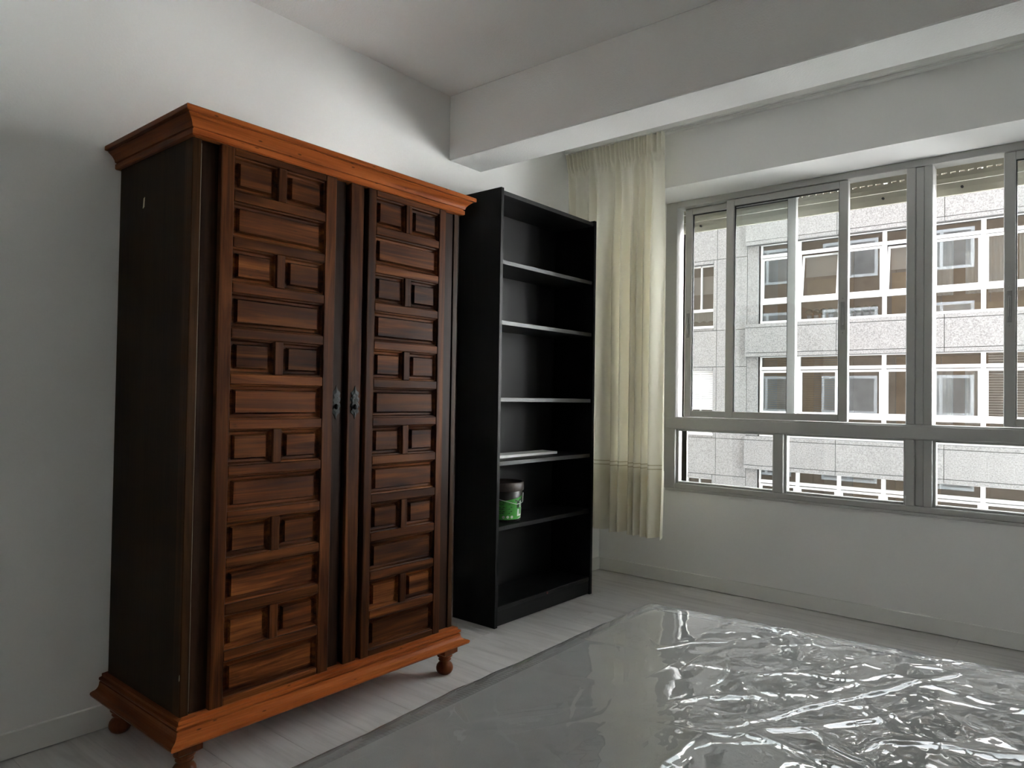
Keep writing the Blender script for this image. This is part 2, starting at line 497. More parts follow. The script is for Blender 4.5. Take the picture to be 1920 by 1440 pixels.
# ================================================================= WINDOW
FD0, FD1 = -0.004, 0.085
win = MB()
def fr_(x0, x1, z0, z1, y0=FD0, y1=FD1, b=0.003): win.bbox(x0, x1, y0, y1, z0, z1, b)
fr_(WX0, 0.507, WZ0, WZ1); fr_(2.99, WX1, WZ0, WZ1)                         # jambs
fr_(0.507, 2.99, 2.165, WZ1); fr_(0.507, 2.99, WZ0, 0.575)                   # head, sill
fr_(0.507, 2.99, 0.885, 0.955)                                               # transom
for z0, z1 in ((0.955, 2.165), (0.575, 0.885)):
    fr_(1.690, 1.728, z0, z1); fr_(1.764, 1.800, z0, z1)                     # coupling mullion
    fr_(1.728, 1.764, z0, z1, 0.004 if z0 > 0.9 else 0.010, FD1)
fr_(1.072, 1.122, 0.575, 0.885); fr_(2.38, 2.43, 0.575, 0.885)               # lower mullions
win.bbox(0.452, 3.045, -0.010, -0.003, 0.890, 0.948, 0.002)                  # cover strip of the transom
win.bbox(0.452, 3.045, -0.012, -0.003, 0.532, 0.546, 0.002)                  # lip under the sill
window = struct(win.build('window_1', M['alu'], org=(1.75, 0.0, WZ0)))
# glazing beads and panes of the fixed lower lights
for (a, c) in ((0.507, 1.072), (1.122, 1.690), (1.800, 2.38), (2.43, 2.99)):
    g = MB()
    g.bbox(a, a + 0.012, 0.02, 0.06, 0.575, 0.885, 0.002); g.bbox(c - 0.012, c, 0.02, 0.06, 0.575, 0.885, 0.002)
    g.bbox(a + 0.012, c - 0.012, 0.02, 0.06, 0.575, 0.585, 0.002); g.bbox(a + 0.012, c - 0.012, 0.02, 0.06, 0.875, 0.885, 0.002)
    gb = g.build('glazing_bead', M['alu'], window)
    MB().box(a + 0.010, c - 0.010, 0.038, 0.043, 0.582, 0.878).build('glass_pane', M['glass'], gb)
def sash(x0, x1, y0, y1, handle_x):
    z0, z1 = 0.957, 2.163
    s = MB()
    wl, hr = 0.044, 0.036
    s.bbox(x0, x0 + wl, y0, y1, z0, z1, 0.003); s.bbox(x1 - wl, x1, y0, y1, z0, z1, 0.003)
    s.bbox(x0 + wl, x1 - wl, y0 + 0.001, y1 - 0.001, z0, z0 + hr, 0.002); s.bbox(x0 + wl, x1 - wl, y0 + 0.001, y1 - 0.001, z1 - hr, z1, 0.002)
    so = s.build('sash', M['alu'], window)
    ym = (y0 + y1) / 2
    MB().box(x0 + wl - 0.006, x1 - wl + 0.006, ym - 0.002, ym + 0.003, z0 + hr - 0.006, z1 - hr + 0.006).build('glass_pane', M['glass'], so)
    e = MB()
    for (a, c) in ((x0 + wl, x0 + wl + 0.004), (x1 - wl - 0.004, x1 - wl)):
        e.box(a, c, ym - 0.006, ym + 0.006, z0 + hr, z1 - hr)
    e.box(x0 + wl, x1 - wl, ym - 0.006, ym + 0.006, z1 - hr - 0.004, z1 - hr)
    e.build('rubber_seal', M['alu_dark'], so)
    h = MB()
    h.bbox(handle_x - 0.010, handle_x + 0.010, y0 - 0.004, y0, 1.415, 1.555, 0.0015)
    h.bbox(handle_x - 0.004, handle_x + 0.004, y0 - 0.010, y0 - 0.003, 1.44, 1.53, 0.0015)
    for zz in (1.400, 1.572):
        h.lathe(handle_x, y0 - 0.001, [(0.0, zz + 0.003), (0.003, zz + 0.001), (0.003, zz - 0.001), (0.0, zz - 0.003)], 8)
    h.build('handle', M['handle'], so)
sash(0.800, 1.432, 0.004, 0.034, 1.408)
sash(0.535, 1.165, 0.044, 0.074, 0.558)
sash(2.070, 2.700, 0.004, 0.034, 2.092)
sash(2.350, 2.980, 0.044, 0.074, 2.955)

# roller shutters, wound up, lowest slats showing
for (a, c, lab, stops) in ((0.470, 1.725, 'beige roller shutter wound up above the window with the overlapping sliding sashes', (0.60, 1.565)),
                           (1.765, 3.02, 'beige roller shutter wound up above the window beside the broad coupling mullion', (1.90, 2.75))):
    rs = thing('roller_shutter', ((a + c) / 2, 0.125, 2.04), lab, 'roller shutter', 'wound-up roller shutters')
    prof = [(0.118, 2.040), (0.132, 2.040), (0.134, 2.070), (0.131, 2.098), (0.119, 2.098), (0.116, 2.070)]
    MB().prism(prof, 0, a, c).build('end_slat', M['shutter'], rs)
    prof = [(0.120, 2.102), (0.130, 2.102), (0.134, 2.122), (0.130, 2.143), (0.120, 2.143), (0.116, 2.122)]
    MB().prism(prof, 0, a, c).build('slat', M['shutter'], rs)
    br = MB(); xx = a
    while xx < c:
        br.box(xx, min(xx + 0.014, c), 0.121, 0.129, 2.143, 2.151); xx += 0.036
    br.build('slotted_hinge', M['shutter'], rs)['kind'] = 'stuff'
    prof = [(0.120, 2.151), (0.130, 2.151), (0.134, 2.172), (0.130, 2.195), (0.120, 2.195), (0.116, 2.172)]
    MB().prism(prof, 0, a, c).build('slat', M['shutter'], rs)
    for sx in stops:
        st = MB(); v = []
        st.tube([(sx, 0.119, 2.070), (sx, 0.104, 2.070)], 0.006, 12)
        st.build('rubber_stop', M['alu_dark'], rs)

# ================================================================= CURTAIN AND RAIL
cr_ = thing('curtain_rail', (1.8, -0.42, 2.455), 'white double-track curtain rail fixed under the ceiling behind the beam', 'curtain rail')
MB().bbox(0.015, 3.22, -0.446, -0.430, 2.458, 2.490, 0.002).build('front_track', M['rail'], cr_)
MB().bbox(0.015, 3.22, -0.414, -0.398, 2.458, 2.490, 0.002).build('rear_track', M['rail'], cr_)
MB().box(0.015, 3.22, -0.430, -0.414, 2.478, 2.490).build('web', M['rail'], cr_)

def curtain_mesh(name, x0, x1, yc, ztop, zbot, nu=420, nv=70, off=0.0, v0=0.0):
    u = np.linspace(0, 1, nu); v = np.linspace(v0, 1, nv)
    U, V = np.meshgrid(u, v)
    z = ztop + (zbot - ztop) * V
    head = np.clip((0.055 - V) / 0.012, 0, 1)               # 1 inside the pleated heading
    grow = np.clip((V - 0.05) / 0.25, 0, 1)
    # fold phase: irregular, finer pleats at the heading
    ph = 2 * np.pi * (10.0 * U + 0.55 * np.sin(7.3 * U + 0.6) + 0.22 * np.sin(23 * U))
    pf = 2 * np.pi * (27 * U + 0.5 * np.sin(9 * U) + 0.3 * np.sin(31 * U))
    amp = 0.010 + 0.034 * grow
    fold = np.sin(ph + 0.5 * np.sin(3 * V + 5 * U)) + 0.28 * np.sin(2 * ph + 1.3)
    body = amp * fold * (0.75 + 0.5 * np.sin(13 * U + 1) ** 2)
    pleat = 0.017 * np.sign(np.sin(pf)) * np.abs(np.sin(pf)) ** 0.6
    dy = body * (1 - head) + pleat * head
    dx = 0.010 * np.cos(ph) * grow
    spread = 0.012 * np.sin(ph * 0.5) * grow
    xl = x0 + 0.045 * np.clip(V / 0.18, 0, 1) ** 0.7          # left edge pulled in below the heading
    x = xl + (x1 - xl + 0.012 * V) * U + dx + spread * (1 - U) * U
    flare = 0.018 * np.clip((V - 0.85) / 0.15, 0, 1) * U ** 6
    y = yc + dy + off - flare
    zz = z + 0.010 * np.sin(ph * 0.5 + 1) * np.clip((V - 0.9) / 0.1, 0, 1) * 0.5 - 0.022 * U ** 12 * V
    verts = np.stack([x, y, zz], -1).reshape(-1, 3)
    idx = np.arange(nu * nv).reshape(nv, nu)
    f = np.stack([idx[:-1, :-1], idx[:-1, 1:], idx[1:, 1:], idx[1:, :-1]], -1).reshape(-1, 4)
    me = bpy.data.meshes.new(name)
    me.from_pydata(verts.tolist(), [], f.tolist())
    uvl = me.uv_layers.new(name='UVMap')
    uv = np.stack([U * 1.9, V * 2.15], -1).reshape(-1, 2)
    lv = np.empty(len(me.loops), np.int32); me.loops.foreach_get('vertex_index', lv)
    uvl.data.foreach_set('uv', uv[lv].astype(np.float32).ravel())
    me.polygons.foreach_set('use_smooth', np.ones(len(me.polygons), bool))
    me.materials.append(M['curtain'])
    return me
cu = thing('curtain', (0.33, -0.43, 0.33), 'cream linen curtain with gathered pleated heading drawn to one side of the window', 'curtain')
ZT, ZB = 2.455, 0.345
for nm, kw in (('cloth', dict()), ('hem_turn', dict(off=0.004, v0=0.835, nv=20)), ('heading_tape', dict(off=0.004, v0=0.0, nv=8))):
    me = curtain_mesh(nm, 0.012, 0.640, -0.430, ZT, ZB, **kw)
    if nm == 'heading_tape':
        bm = bmesh.new(); bm.from_mesh(me)
        bmesh.ops.delete(bm, geom=[q for q in bm.verts if q.co.z < ZT - 0.11], context='VERTS'); bm.to_mesh(me); bm.free()
    o = bpy.data.objects.new(nm, me); COL.objects.link(o); o.parent = cu
    o.location = -Vector(cu.location)
# drawn-thread bands: slim raised ribbons that follow the folds
for zc in (0.702, 0.722):
    vv = (ZT - zc) / (ZT - ZB)
    me = curtain_mesh('thread_band', 0.012, 0.640, -0.430, ZT, ZB, nv=3, off=-0.0012, v0=vv)
    bm = bmesh.new(); bm.from_mesh(me)
    bm.verts.ensure_lookup_table()
    for i, q in enumerate(bm.verts):
        r_ = i // 420
        if r_ > 0: q.co = bm.verts[i % 420].co + Vector((0, 0, -0.003 * r_))
    bm.to_mesh(me); bm.free()
    me.materials.clear(); me.materials.append(M['thread'])
    o = bpy.data.objects.new('thread_band', me); COL.objects.link(o); o.parent = cu
    o.location = -Vector(cu.location)

# ================================================================= WARDROBE
WL, WR, WB, WF = -2.842, -1.800, 0.018, 0.486       # body: left, right, back, front
wd = thing('wardrobe', (0.26, (WL + WR) / 2, 0), 'dark stained wooden wardrobe with small coffered door panels and turned feet', 'wardrobe')
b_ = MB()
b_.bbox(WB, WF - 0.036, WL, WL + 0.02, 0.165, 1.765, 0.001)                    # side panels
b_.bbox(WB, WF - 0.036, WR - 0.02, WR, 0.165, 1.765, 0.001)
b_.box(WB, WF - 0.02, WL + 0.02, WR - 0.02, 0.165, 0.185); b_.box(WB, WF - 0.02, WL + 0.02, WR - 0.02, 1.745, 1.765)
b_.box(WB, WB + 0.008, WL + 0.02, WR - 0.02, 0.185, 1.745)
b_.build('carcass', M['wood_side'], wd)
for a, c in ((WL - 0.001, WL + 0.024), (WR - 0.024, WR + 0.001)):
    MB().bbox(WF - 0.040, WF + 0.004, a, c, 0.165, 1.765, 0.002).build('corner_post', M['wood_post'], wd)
def sweep_u(prof, xf, y0, y1, xb):
    g = MB(); k = len(prof); v = []
    for (o_, z) in prof:
        v += [(xb, y0 - o_, z), (xf + o_, y0 - o_, z), (xf + o_, y1 + o_, z), (xb, y1 + o_, z)]
    for i in range(k - 1):
        for s_ in range(3):
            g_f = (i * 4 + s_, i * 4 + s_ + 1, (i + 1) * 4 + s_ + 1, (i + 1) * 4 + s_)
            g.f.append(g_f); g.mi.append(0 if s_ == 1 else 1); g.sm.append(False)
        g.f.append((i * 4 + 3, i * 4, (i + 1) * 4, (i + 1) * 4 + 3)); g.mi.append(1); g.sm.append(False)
    g.f.append((0, 1, 2, 3)); g.mi.append(0); g.sm.append(False)
    t = (k - 1) * 4
    g.f.append((t, t + 1, t + 2, t + 3)); g.mi.append(0); g.sm.append(False)
    g.v += v
    return g
corn = [(-0.004, 1.752), (0.010, 1.752), (0.013, 1.755), (0.013, 1.768), (0.009, 1.7695), (0.009, 1.7725), (0.014, 1.774)]
corn += [(0.014 + 0.020 * t ** 1.8, 1.774 + 0.027 * t) for t in (0.15, 0.3, 0.45, 0.6, 0.75, 0.9, 1.0)]
corn += [(0.0335, 1.8035), (0.0435, 1.8045), (0.0445, 1.806), (0.0445, 1.817), (0.042, 1.820), (0.0, 1.820)]
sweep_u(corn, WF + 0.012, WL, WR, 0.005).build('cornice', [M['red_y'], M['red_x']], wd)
base = [(0.0, 0.108), (0.034, 0.108), (0.043, 0.1125), (0.0465, 0.119), (0.0455, 0.124), (0.040, 0.1265), (0.037, 0.1275)]
base += [(0.037 - 0.017 * math.sin(t * math.pi / 2), 0.1275 + 0.0205 * (1 - math.cos(t * math.pi / 2))) for t in (0.2, 0.4, 0.6, 0.8, 1.0)]
base += [(0.020, 0.151), (0.0145, 0.152), (0.0145, 0.1545), (0.0205, 0.156), (0.0215, 0.160), (0.0205, 0.1645), (0.013, 0.166), (0.013, 0.1745), (-0.004, 0.176)]
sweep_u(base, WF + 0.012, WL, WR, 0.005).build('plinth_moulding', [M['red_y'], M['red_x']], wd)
fp = [(0.0, 0.0), (0.017, 0.0), (0.026, 0.006), (0.0315, 0.016), (0.0325, 0.025), (0.030, 0.035), (0.024, 0.043), (0.018, 0.047),
      (0.017, 0.051), (0.023, 0.053), (0.0245, 0.056), (0.023, 0.059), (0.019, 0.061), (0.021, 0.064), (0.028, 0.067), (0.0295, 0.070), (0.028, 0.074), (0.024, 0.076), (0.0, 0.077)]
for fx, fy in ((0.478, WR - 0.022), (0.478, WL + 0.022), (0.062, WR - 0.022), (0.062, WL + 0.022)):
    ft = MB().lathe(fx, fy, fp, 24)
    c_ = 0.034
    ft.prism([(fx - c_, fy - c_), (fx + c_, fy - c_), (fx + c_, fy + c_), (fx - c_, fy + c_)], 2, 0.082, 0.108)
    ft.add([(fx + sx * s_, fy + sy * s_, z) for (s_, z) in ((0.024, 0.074), (c_, 0.0825)) for sx, sy in ((-1, -1), (1, -1), (1, 1), (-1, 1))],
           [(0, 1, 5, 4), (1, 2, 6, 5), (2, 3, 7, 6), (3, 0, 4, 7), (0, 3, 2, 1)])
    ft.build('foot', M['red_z'], wd)

ZR0, ZR1 = 0.163, 1.752                       # door height
PITCHZ, OPEN_H = 0.1304, 0.1014
FX = WF + 0.018                               # front of the raised lattice
def panel_mesh(wy, hz):
    """raised field standing in a moulded opening"""
    g = MB(); x0 = WF - 0.001
    def ring(dy, dz, x): return [(x, -wy / 2 + dy, -hz / 2 + dz), (x, wy / 2 - dy, -hz / 2 + dz), (x, wy / 2 - dy, hz / 2 - dz), (x, -wy / 2 + dy, hz / 2 - dz)]
    rs_ = [ring(0, 0, x0 + 0.010), ring(0.004, 0.004, x0 + 0.009), ring(0.008, 0.008, x0 + 0.002), ring(0.016, 0.0145, x0 + 0.001), ring(0.0175, 0.016, x0 + 0.001),
           ring(0.021, 0.0195, x0 + 0.0125), ring(0.0225, 0.021, x0 + 0.0125)]
    v = [q for r_ in rs_ for q in r_]
    f = [(i * 4 + j, i * 4 + (j + 1) % 4, (i + 1) * 4 + (j + 1) % 4, (i + 1) * 4 + j) for i in range(len(rs_) - 1) for j in range(4)]
    k = (len(rs_) - 1) * 4
    f.append((k, k + 1, k + 2, k + 3))
    g.add(v, f)
    return g.mesh('panel', [M['wood_h']])
for (d0, d1, f0, f1, esc_y, mul) in ((-2.816, -2.326, -2.768, -2.376, -2.352, 0), (-2.310, -1.826, -2.246, -1.880, -2.287, 1)):
    door = MB().bbox(WF - 0.020, WF, d0, d1, ZR0, ZR1, 0.002).build('door', M['wood_flat'], wd)
    if mul: door['label'] = 'door with the overlapping cover strip and keyhole plate'
    if not mul:
        MB().box(WF - 0.019, WF + 0.0006, d0 - 0.0014, d0, ZR0 + 0.02, ZR1 - 0.01).build('worn_edge', M['worn'], door)
    st = 0.041 if not mul else 0.034
    sw = st
    o0, o1 = f0 + sw, f1 - sw                 # lattice opening, left and right
    def lat(name, a, c, z0, z1, mat, xx=FX):
        return MB().bbox(WF, xx, a, c, z0, z1, 0.0022).build(name, mat, door)
    lat('stile', f0, o0, ZR0, ZR1, M['wood_v']); lat('stile', o1, f1, ZR0, ZR1, M['wood_v'])
    ztop = 1.731
    rail_me = None
    MB().bbox(WF, FX - 0.0006, o0, o1, ztop, ZR1, 0.0022).build('rail', M['wood_h'], door)
    MB().bbox(WF, FX - 0.0006, o0, o1, ZR0, ztop - 12 * PITCHZ + (PITCHZ - OPEN_H), 0.0022).build('rail', M['wood_h'], door)
    rm = MB().bbox(WF, FX - 0.0006, o0, o1, -(PITCHZ - OPEN_H) / 2, (PITCHZ - OPEN_H) / 2, 0.0022).mesh('rail', [M['wood_h']])
    mw = 0.029; ymid = (o0 + o1) / 2
    mm_ = MB().bbox(WF, FX - 0.0012, ymid - mw / 2, ymid + mw / 2, -OPEN_H / 2, OPEN_H / 2, 0.0022).mesh('muntin', [M['wood_v']])
    half = (o1 - o0 - mw) / 2
    p_wide = panel_mesh(o1 - o0, OPEN_H); p_half = panel_mesh(half, OPEN_H)
    for r_ in range(12):
        zc = ztop - r_ * PITCHZ - OPEN_H / 2
        if r_ < 11: inst('rail', rm, door, (0, 0, zc - PITCHZ / 2))
        if r_ % 2 == 0:
            inst('muntin', mm_, door, (0, 0, zc))
            inst('panel', p_half, door, (0, o0 + half / 2, zc)); inst('panel', p_half, door, (0, o1 - half / 2, zc))
        else:
            inst('panel', p_wide, door, (0, ymid, zc))
    xe = WF
    if mul:
        MB().bbox(WF, WF + 0.014, -2.316, -2.263, ZR0, ZR1, 0.002).build('cover_strip', M['wood_v'], door)
        xe = WF + 0.014
    # wrought escutcheon: pointed ends, scalloped outline, keyhole
    half_out = [(0.0, 0.055), (0.006, 0.040), (0.0145, 0.034), (0.0165, 0.029), (0.011, 0.024), (0.0135, 0.018), (0.0185, 0.013), (0.0165, 0.006), (0.0125, 0.0)]
    half_out += [(a, -z) for a, z in half_out[::-1][1:]]
    outl = half_out + [(-a, z) for a, z in half_out[::-1][1:-1]]
    zc = 1.028
    e = MB()
    n_ = len(outl)
    back = [(xe, esc_y + a, zc + z) for a, z in outl]
    mid = [(xe + 0.0016, esc_y + a, zc + z) for a, z in outl]
    inn = [(xe + 0.0036, esc_y + a * 0.66, zc + z * 0.72) for a, z in outl]
    e.add(back + mid + inn, [(i, (i + 1) % n_, n_ + (i + 1) % n_, n_ + i) for i in range(n_)] +
          [(n_ + i, n_ + (i + 1) % n_, 2 * n_ + (i + 1) % n_, 2 * n_ + i) for i in range(n_)] + [tuple(range(2 * n_, 3 * n_))])
    es = e.build('escutcheon', M['iron'], door)
    bo = MB()
    v = []; nb = 12
    for (r_, dx) in ((0.0075, 0.0), (0.007, 0.004), (0.004, 0.007), (0.0, 0.008)):
        v += [(xe + 0.0036 + dx, esc_y + r_ * math.cos(2 * math.pi * i / nb), zc - 0.014 + r_ * 1.25 * math.sin(2 * math.pi * i / nb)) for i in range(nb)]
    bo.add(v, [(j * nb + i, j * nb + (i + 1) % nb, (j + 1) * nb + (i + 1) % nb, (j + 1) * nb + i) for j in range(3) for i in range(nb)], smooth=True)
    bo.build('boss', M['iron'], es)
    if mul:
        kh = MB()
        ring = [(0.0034 * math.cos(t), 0.0034 * math.sin(t)) for t in np.linspace(-0.9, math.pi + 0.9, 12)]
        outk = ring + [(-0.0022, -0.011), (0.0022, -0.011)]
        kh.prism([(esc_y + a, zc + 0.010 + z) for a, z in outk], 0, xe + 0.0034, xe + 0.0042)
        kh.build('keyhole', M['hole'], es)
# chipped spots on the near side
ch = MB(); yy = WL - 0.0008
ch.prism([(0.184, 1.603), (0.194, 1.607), (0.196, 1.636), (0.188, 1.633)], 1, yy, WL + 0.001)
ch.build('bare_chip', M['pale_chip'], wd)
ch = MB(); ch.prism([(0.4845, 0.272), (0.4865, 0.275), (0.487, 0.290), (0.485, 0.286)], 1, WL - 0.0018, WL + 0.001)
ch.build('bare_chip', M['pale_chip'], wd)

# ================================================================= BOOKCASE
BY0, BY1, BD, BH = -1.305, -0.505, 0.280, 2.020
bk = thing('bookcase', (0.15, (BY0 + BY1) / 2, 0), 'tall narrow black open bookcase with five shelves beside the wardrobe', 'bookcase')
for a, c in ((BY0, BY0 + 0.020), (BY1 - 0.020, BY1)):
    MB().bbox(0.014, BD, a, c, 0.0, BH, 0.0012).build('side_panel', M['black'], bk)
MB().box(0.014, 0.020, BY0 + 0.020, BY1 - 0.020, 0.02, BH - 0.01).build('back_panel', M['back_black'], bk)
MB().bbox(0.020, BD - 0.006, BY0 + 0.020, BY1 - 0.020, BH - 0.030, BH - 0.010, 0.0012).build('top_panel', M['black_h'], bk)
SH = [1.690, 1.409, 1.052, 0.757, 0.457]
for z in SH:
    MB().bbox(0.021, BD - 0.010, BY0 + 0.021, BY1 - 0.021, z - 0.020, z, 0.0012).build('shelf', M['black_h'], bk)
MB().bbox(0.021, BD - 0.006, BY0 + 0.0205, BY1 - 0.0205, 0.074, 0.092, 0.0012).build('bottom_shelf', M['black_h'], bk)
pl = MB().bbox(BD - 0.026, BD - 0.008, BY0 + 0.0205, BY1 - 0.0205, 0.004, 0.074, 0.0012).build('kickboard', M['black_h'], bk)
dot = MB()
dot.lathe(0, 0, [(0.0, 0.0025), (0.004, 0.0022), (0.0062, 0.0), (0.0, 0.0)], 12)
dv = [(BD - 0.006 + z, -0.900 + x, 0.083 + y) for x, y, z in dot.v]; dot.v = dv
dot.build('plastic_dot', M['pink'], bk)
# cover caps inside
# ---- things on the shelves
tb = MB()
x0, x1, ya, yb, zz = 0.100, 0.157, -1.275, -0.672, 0.757
v = [(x1, ya, zz), (x1, yb, zz), (x0, yb - 0.055, zz), (x0, ya, zz), (x1, ya, zz + 0.012), (x1, yb, zz + 0.012), (x0, yb - 0.055, zz + 0.019), (x0, ya, zz + 0.019)]
tb.add(v, [(0, 3, 2, 1), (4, 5, 6, 7), (0, 1, 5, 4), (1, 2, 6, 5), (2, 3, 7, 6), (3, 0, 4, 7)])
tag(tb.build('trim_offcut', M['white_trim'], org=(0.13, -0.97, 0.757)), 'short white trim offcut with a mitred end lying on the black shelf', 'trim piece')

CX, CY, CZ = 0.150, -1.105, 0.457
bu = thing('paint_bucket', (CX, CY, CZ), 'small black paint bucket with green label and brown lid on the bookcase shelf', 'bucket')
MB().lathe(CX, CY, [(0, CZ), (0.080, CZ), (0.084, CZ + 0.003), (0.0925, CZ + 0.160), (0.090, CZ + 0.163), (0, CZ + 0.163)], 48).build('body', M['bucket'], bu)
MB().lathe(CX, CY, [(0.0932, CZ + 0.146), (0.0985, CZ + 0.147), (0.1005, CZ + 0.152), (0.0995, CZ + 0.183), (0.0965, CZ + 0.188), (0.091, CZ + 0.188), (0.087, CZ + 0.183), (0, CZ + 0.182)], 48).build('lid', M['lid'], bu)
def rad(z): return 0.084 + (0.0925 - 0.084) * (z - CZ) / 0.16
# label: sleeve whose upper edge climbs to one side
lb = MB(); nL = 60; A0, A1 = math.radians(-150), math.radians(60); v = []
for k in range(9):
    for i in range(nL + 1):
        a = A0 + (A1 - A0) * i / nL
        t = max(0.0, min(1.0, (math.degrees(a) + 60) / 100))
        zt = CZ + 0.100 + 0.024 * t
        z = CZ + 0.012 + (zt - CZ - 0.012) * k / 8
        r_ = rad(z) + 0.0007
        v.append((CX + r_ * math.cos(a), CY + r_ * math.sin(a), z))
lb.add(v, [(k * (nL + 1) + i, k * (nL + 1) + i + 1, (k + 1) * (nL + 1) + i + 1, (k + 1) * (nL + 1) + i) for k in range(8) for i in range(nL)], smooth=True)
label_o = lb.build('label', M['label'], bu)
def on_bucket(poly, name, mat, lift):
    """polygon of (angle in degrees, height above the shelf) wrapped on the bucket, with thickness"""
    g = MB()
    n_ = len(poly)
    def P(a, h, e): 
        r_ = rad(CZ + h) + e
        return (CX + r_ * math.cos(math.radians(a)), CY + r_ * math.sin(math.radians(a)), CZ + h)
    g.add([P(a, h, 0.0004) for a, h in poly] + [P(a, h, lift) for a, h in poly],
          [tuple(range(n_, 2 * n_))] + [(i, (i + 1) % n_, n_ + (i + 1) % n_, n_ + i) for i in range(n_)])
    return g.build(name, mat, label_o)
def rectp(a0, a1, h0, h1, n_=5):
    return [(a0 + (a1 - a0) * i / n_, h0) for i in range(n_ + 1)] + [(a1 + (a0 - a1) * i / n_, h1) for i in range(n_ + 1)]
on_bucket(rectp(-9, 20, 0.098, 0.108), 'letter_stroke', M['ink_dark'], 0.0014)          # T, bar
on_bucket(rectp(-1, 10, 0.066, 0.098), 'letter_stroke', M['ink_dark'], 0.0014)          # T, stem
on_bucket(rectp(14, 22, 0.066, 0.100), 'letter_stroke', M['ink_white'], 0.0013)
on_bucket(rectp(24, 34, 0.070, 0.112), 'letter_stroke', M['ink_dark'], 0.0013)
on_bucket(rectp(2, 12, 0.026, 0.060), 'letter_stroke', M['ink_white'], 0.0014)          # L, stem
on_bucket(rectp(12, 30, 0.026, 0.034), 'letter_stroke', M['ink_white'], 0.0014)         # L, foot
on_bucket(rectp(30, 36, 0.034, 0.062), 'letter_stroke', M['ink_white'], 0.0013)
on_bucket([(-4, 0.0125), (10, 0.0125), (30, 0.0125), (44, 0.0125), (44, 0.030), (30, 0.021), (16, 0.017)], 'white_swoosh', M['ink_white'], 0.0013)
for i, h in enumerate((0.092, 0.084, 0.070, 0.062, 0.050, 0.042)):
    on_bucket(rectp(-62, -20 - 7 * (i % 2), h, h + 0.0035, 6), 'print_line', M['ink_dark'], 0.0011)
for ac in (-48, -34, -20):
    on_bucket([(ac + 4.6 * math.cos(t), 0.0245 + 0.0072 * math.sin(t)) for t in np.linspace(0, 2 * math.pi, 13)[:-1]], 'pictogram', M['ink_white'], 0.0012)
pts = []
for a, h in ((44, 0.132), (43, 0.118), (40, 0.092), (32, 0.089), (12, 0.087), (-6, 0.085), (-30, 0.096), (-62, 0.110), (-95, 0.121), (-130, 0.132)):
    r_ = rad(CZ + h) + 0.0065
    pts.append((CX + r_ * math.cos(math.radians(a)), CY + r_ * math.sin(math.radians(a)), CZ + h))
MB().tube(pts, 0.0014, 8).build('wire_handle', M['wire'], bu)

# ================================================================= MATTRESS IN PLASTIC
MXO, MYO = 1.038, -1.275                              # far left corner of the top
MW, ML, MH = 1.36, 1.92, 0.255
cA, sA = math.cos(math.radians(6.0)), math.sin(math.radians(6.0))   # head end, slightly askew
cB, sB = math.cos(math.radians(1.2)), math.sin(math.radians(1.2))   # long side
def m2w(a, b_):                                        # a across, b towards the camera
    return MXO + a * cA + b_ * sB, MYO + a * sA - b_ * cB
mt = thing('mattress', (*m2w(MW / 2, ML / 2), 0), 'grey mattress wrapped in crinkled clear plastic lying on the floor', 'mattress')
g = MB()
bm = bmesh.new(); bmesh.ops.create_cube(bm, size=1)
for q in bm.verts:
    q.co = Vector(((q.co.x + .5) * MW, (q.co.y + .5) * ML, (q.co.z + .5) * (MH - 0.006) + 0.002))
bmesh.ops.bevel(bm, geom=bm.edges[:], offset=0.05, segments=5, affect='EDGES', profile=0.5)
for q in bm.verts:
    x, y = m2w(q.co.x, q.co.y); q.co = Vector((x, y, q.co.z))
bm.verts.index_update()
g.add([q.co[:] for q in bm.verts], [[q.index for q in f.verts] for f in bm.faces], 0, True); bm.free()
g.build('core', M['mattress'], mt)
# ribbed border tape around the top edge
g = MB(); cor = []
rr, ins = 0.06, 0.022
for (ca, cb, t0) in ((MW - rr - ins, rr + ins, -90), (MW - rr - ins, ML - rr - ins, 0), (rr + ins, ML - rr - ins, 90), (rr + ins, rr + ins, 180)):
    for k in range(7):
        t = math.radians(t0 + 15 * k)
        cor.append((ca + rr * math.cos(t), cb + rr * math.sin(t)))
path = []
for i, (a, b2) in enumerate(cor):
    a2, b3 = cor[(i + 1) % len(cor)]
    d = math.hypot(a2 - a, b3 - b2); n_ = max(1, int(d / 0.0045))
    for k in range(n_): path.append((a + (a2 - a) * k / n_, b2 + (b3 - b2) * k / n_))
v = []; n8 = 8; kP = len(path)
for i, (a, b2) in enumerate(path):
    a2, b3 = path[(i + 1) % kP]; a1, b1 = path[i - 1]
    t = Vector((a2 - a1, b3 - b1)).normalized(); nx, ny = t.y, -t.x
    r_ = 0.0125 * (1.0 if i % 2 else 0.86)
    for j in range(n8):
        w_ = 2 * math.pi * j / n8
        x, y = m2w(a + nx * r_ * math.cos(w_), b2 + ny * r_ * math.cos(w_))
        v.append((x, y, MH - 0.018 + r_ * math.sin(w_)))
g.add(v, [(i * n8 + j, i * n8 + (j + 1) % n8, ((i + 1) % kP) * n8 + (j + 1) % n8, ((i + 1) % kP) * n8 + j) for i in range(kP) for j in range(n8)], smooth=False)
g.build('border_tape', M['piping'], mt)

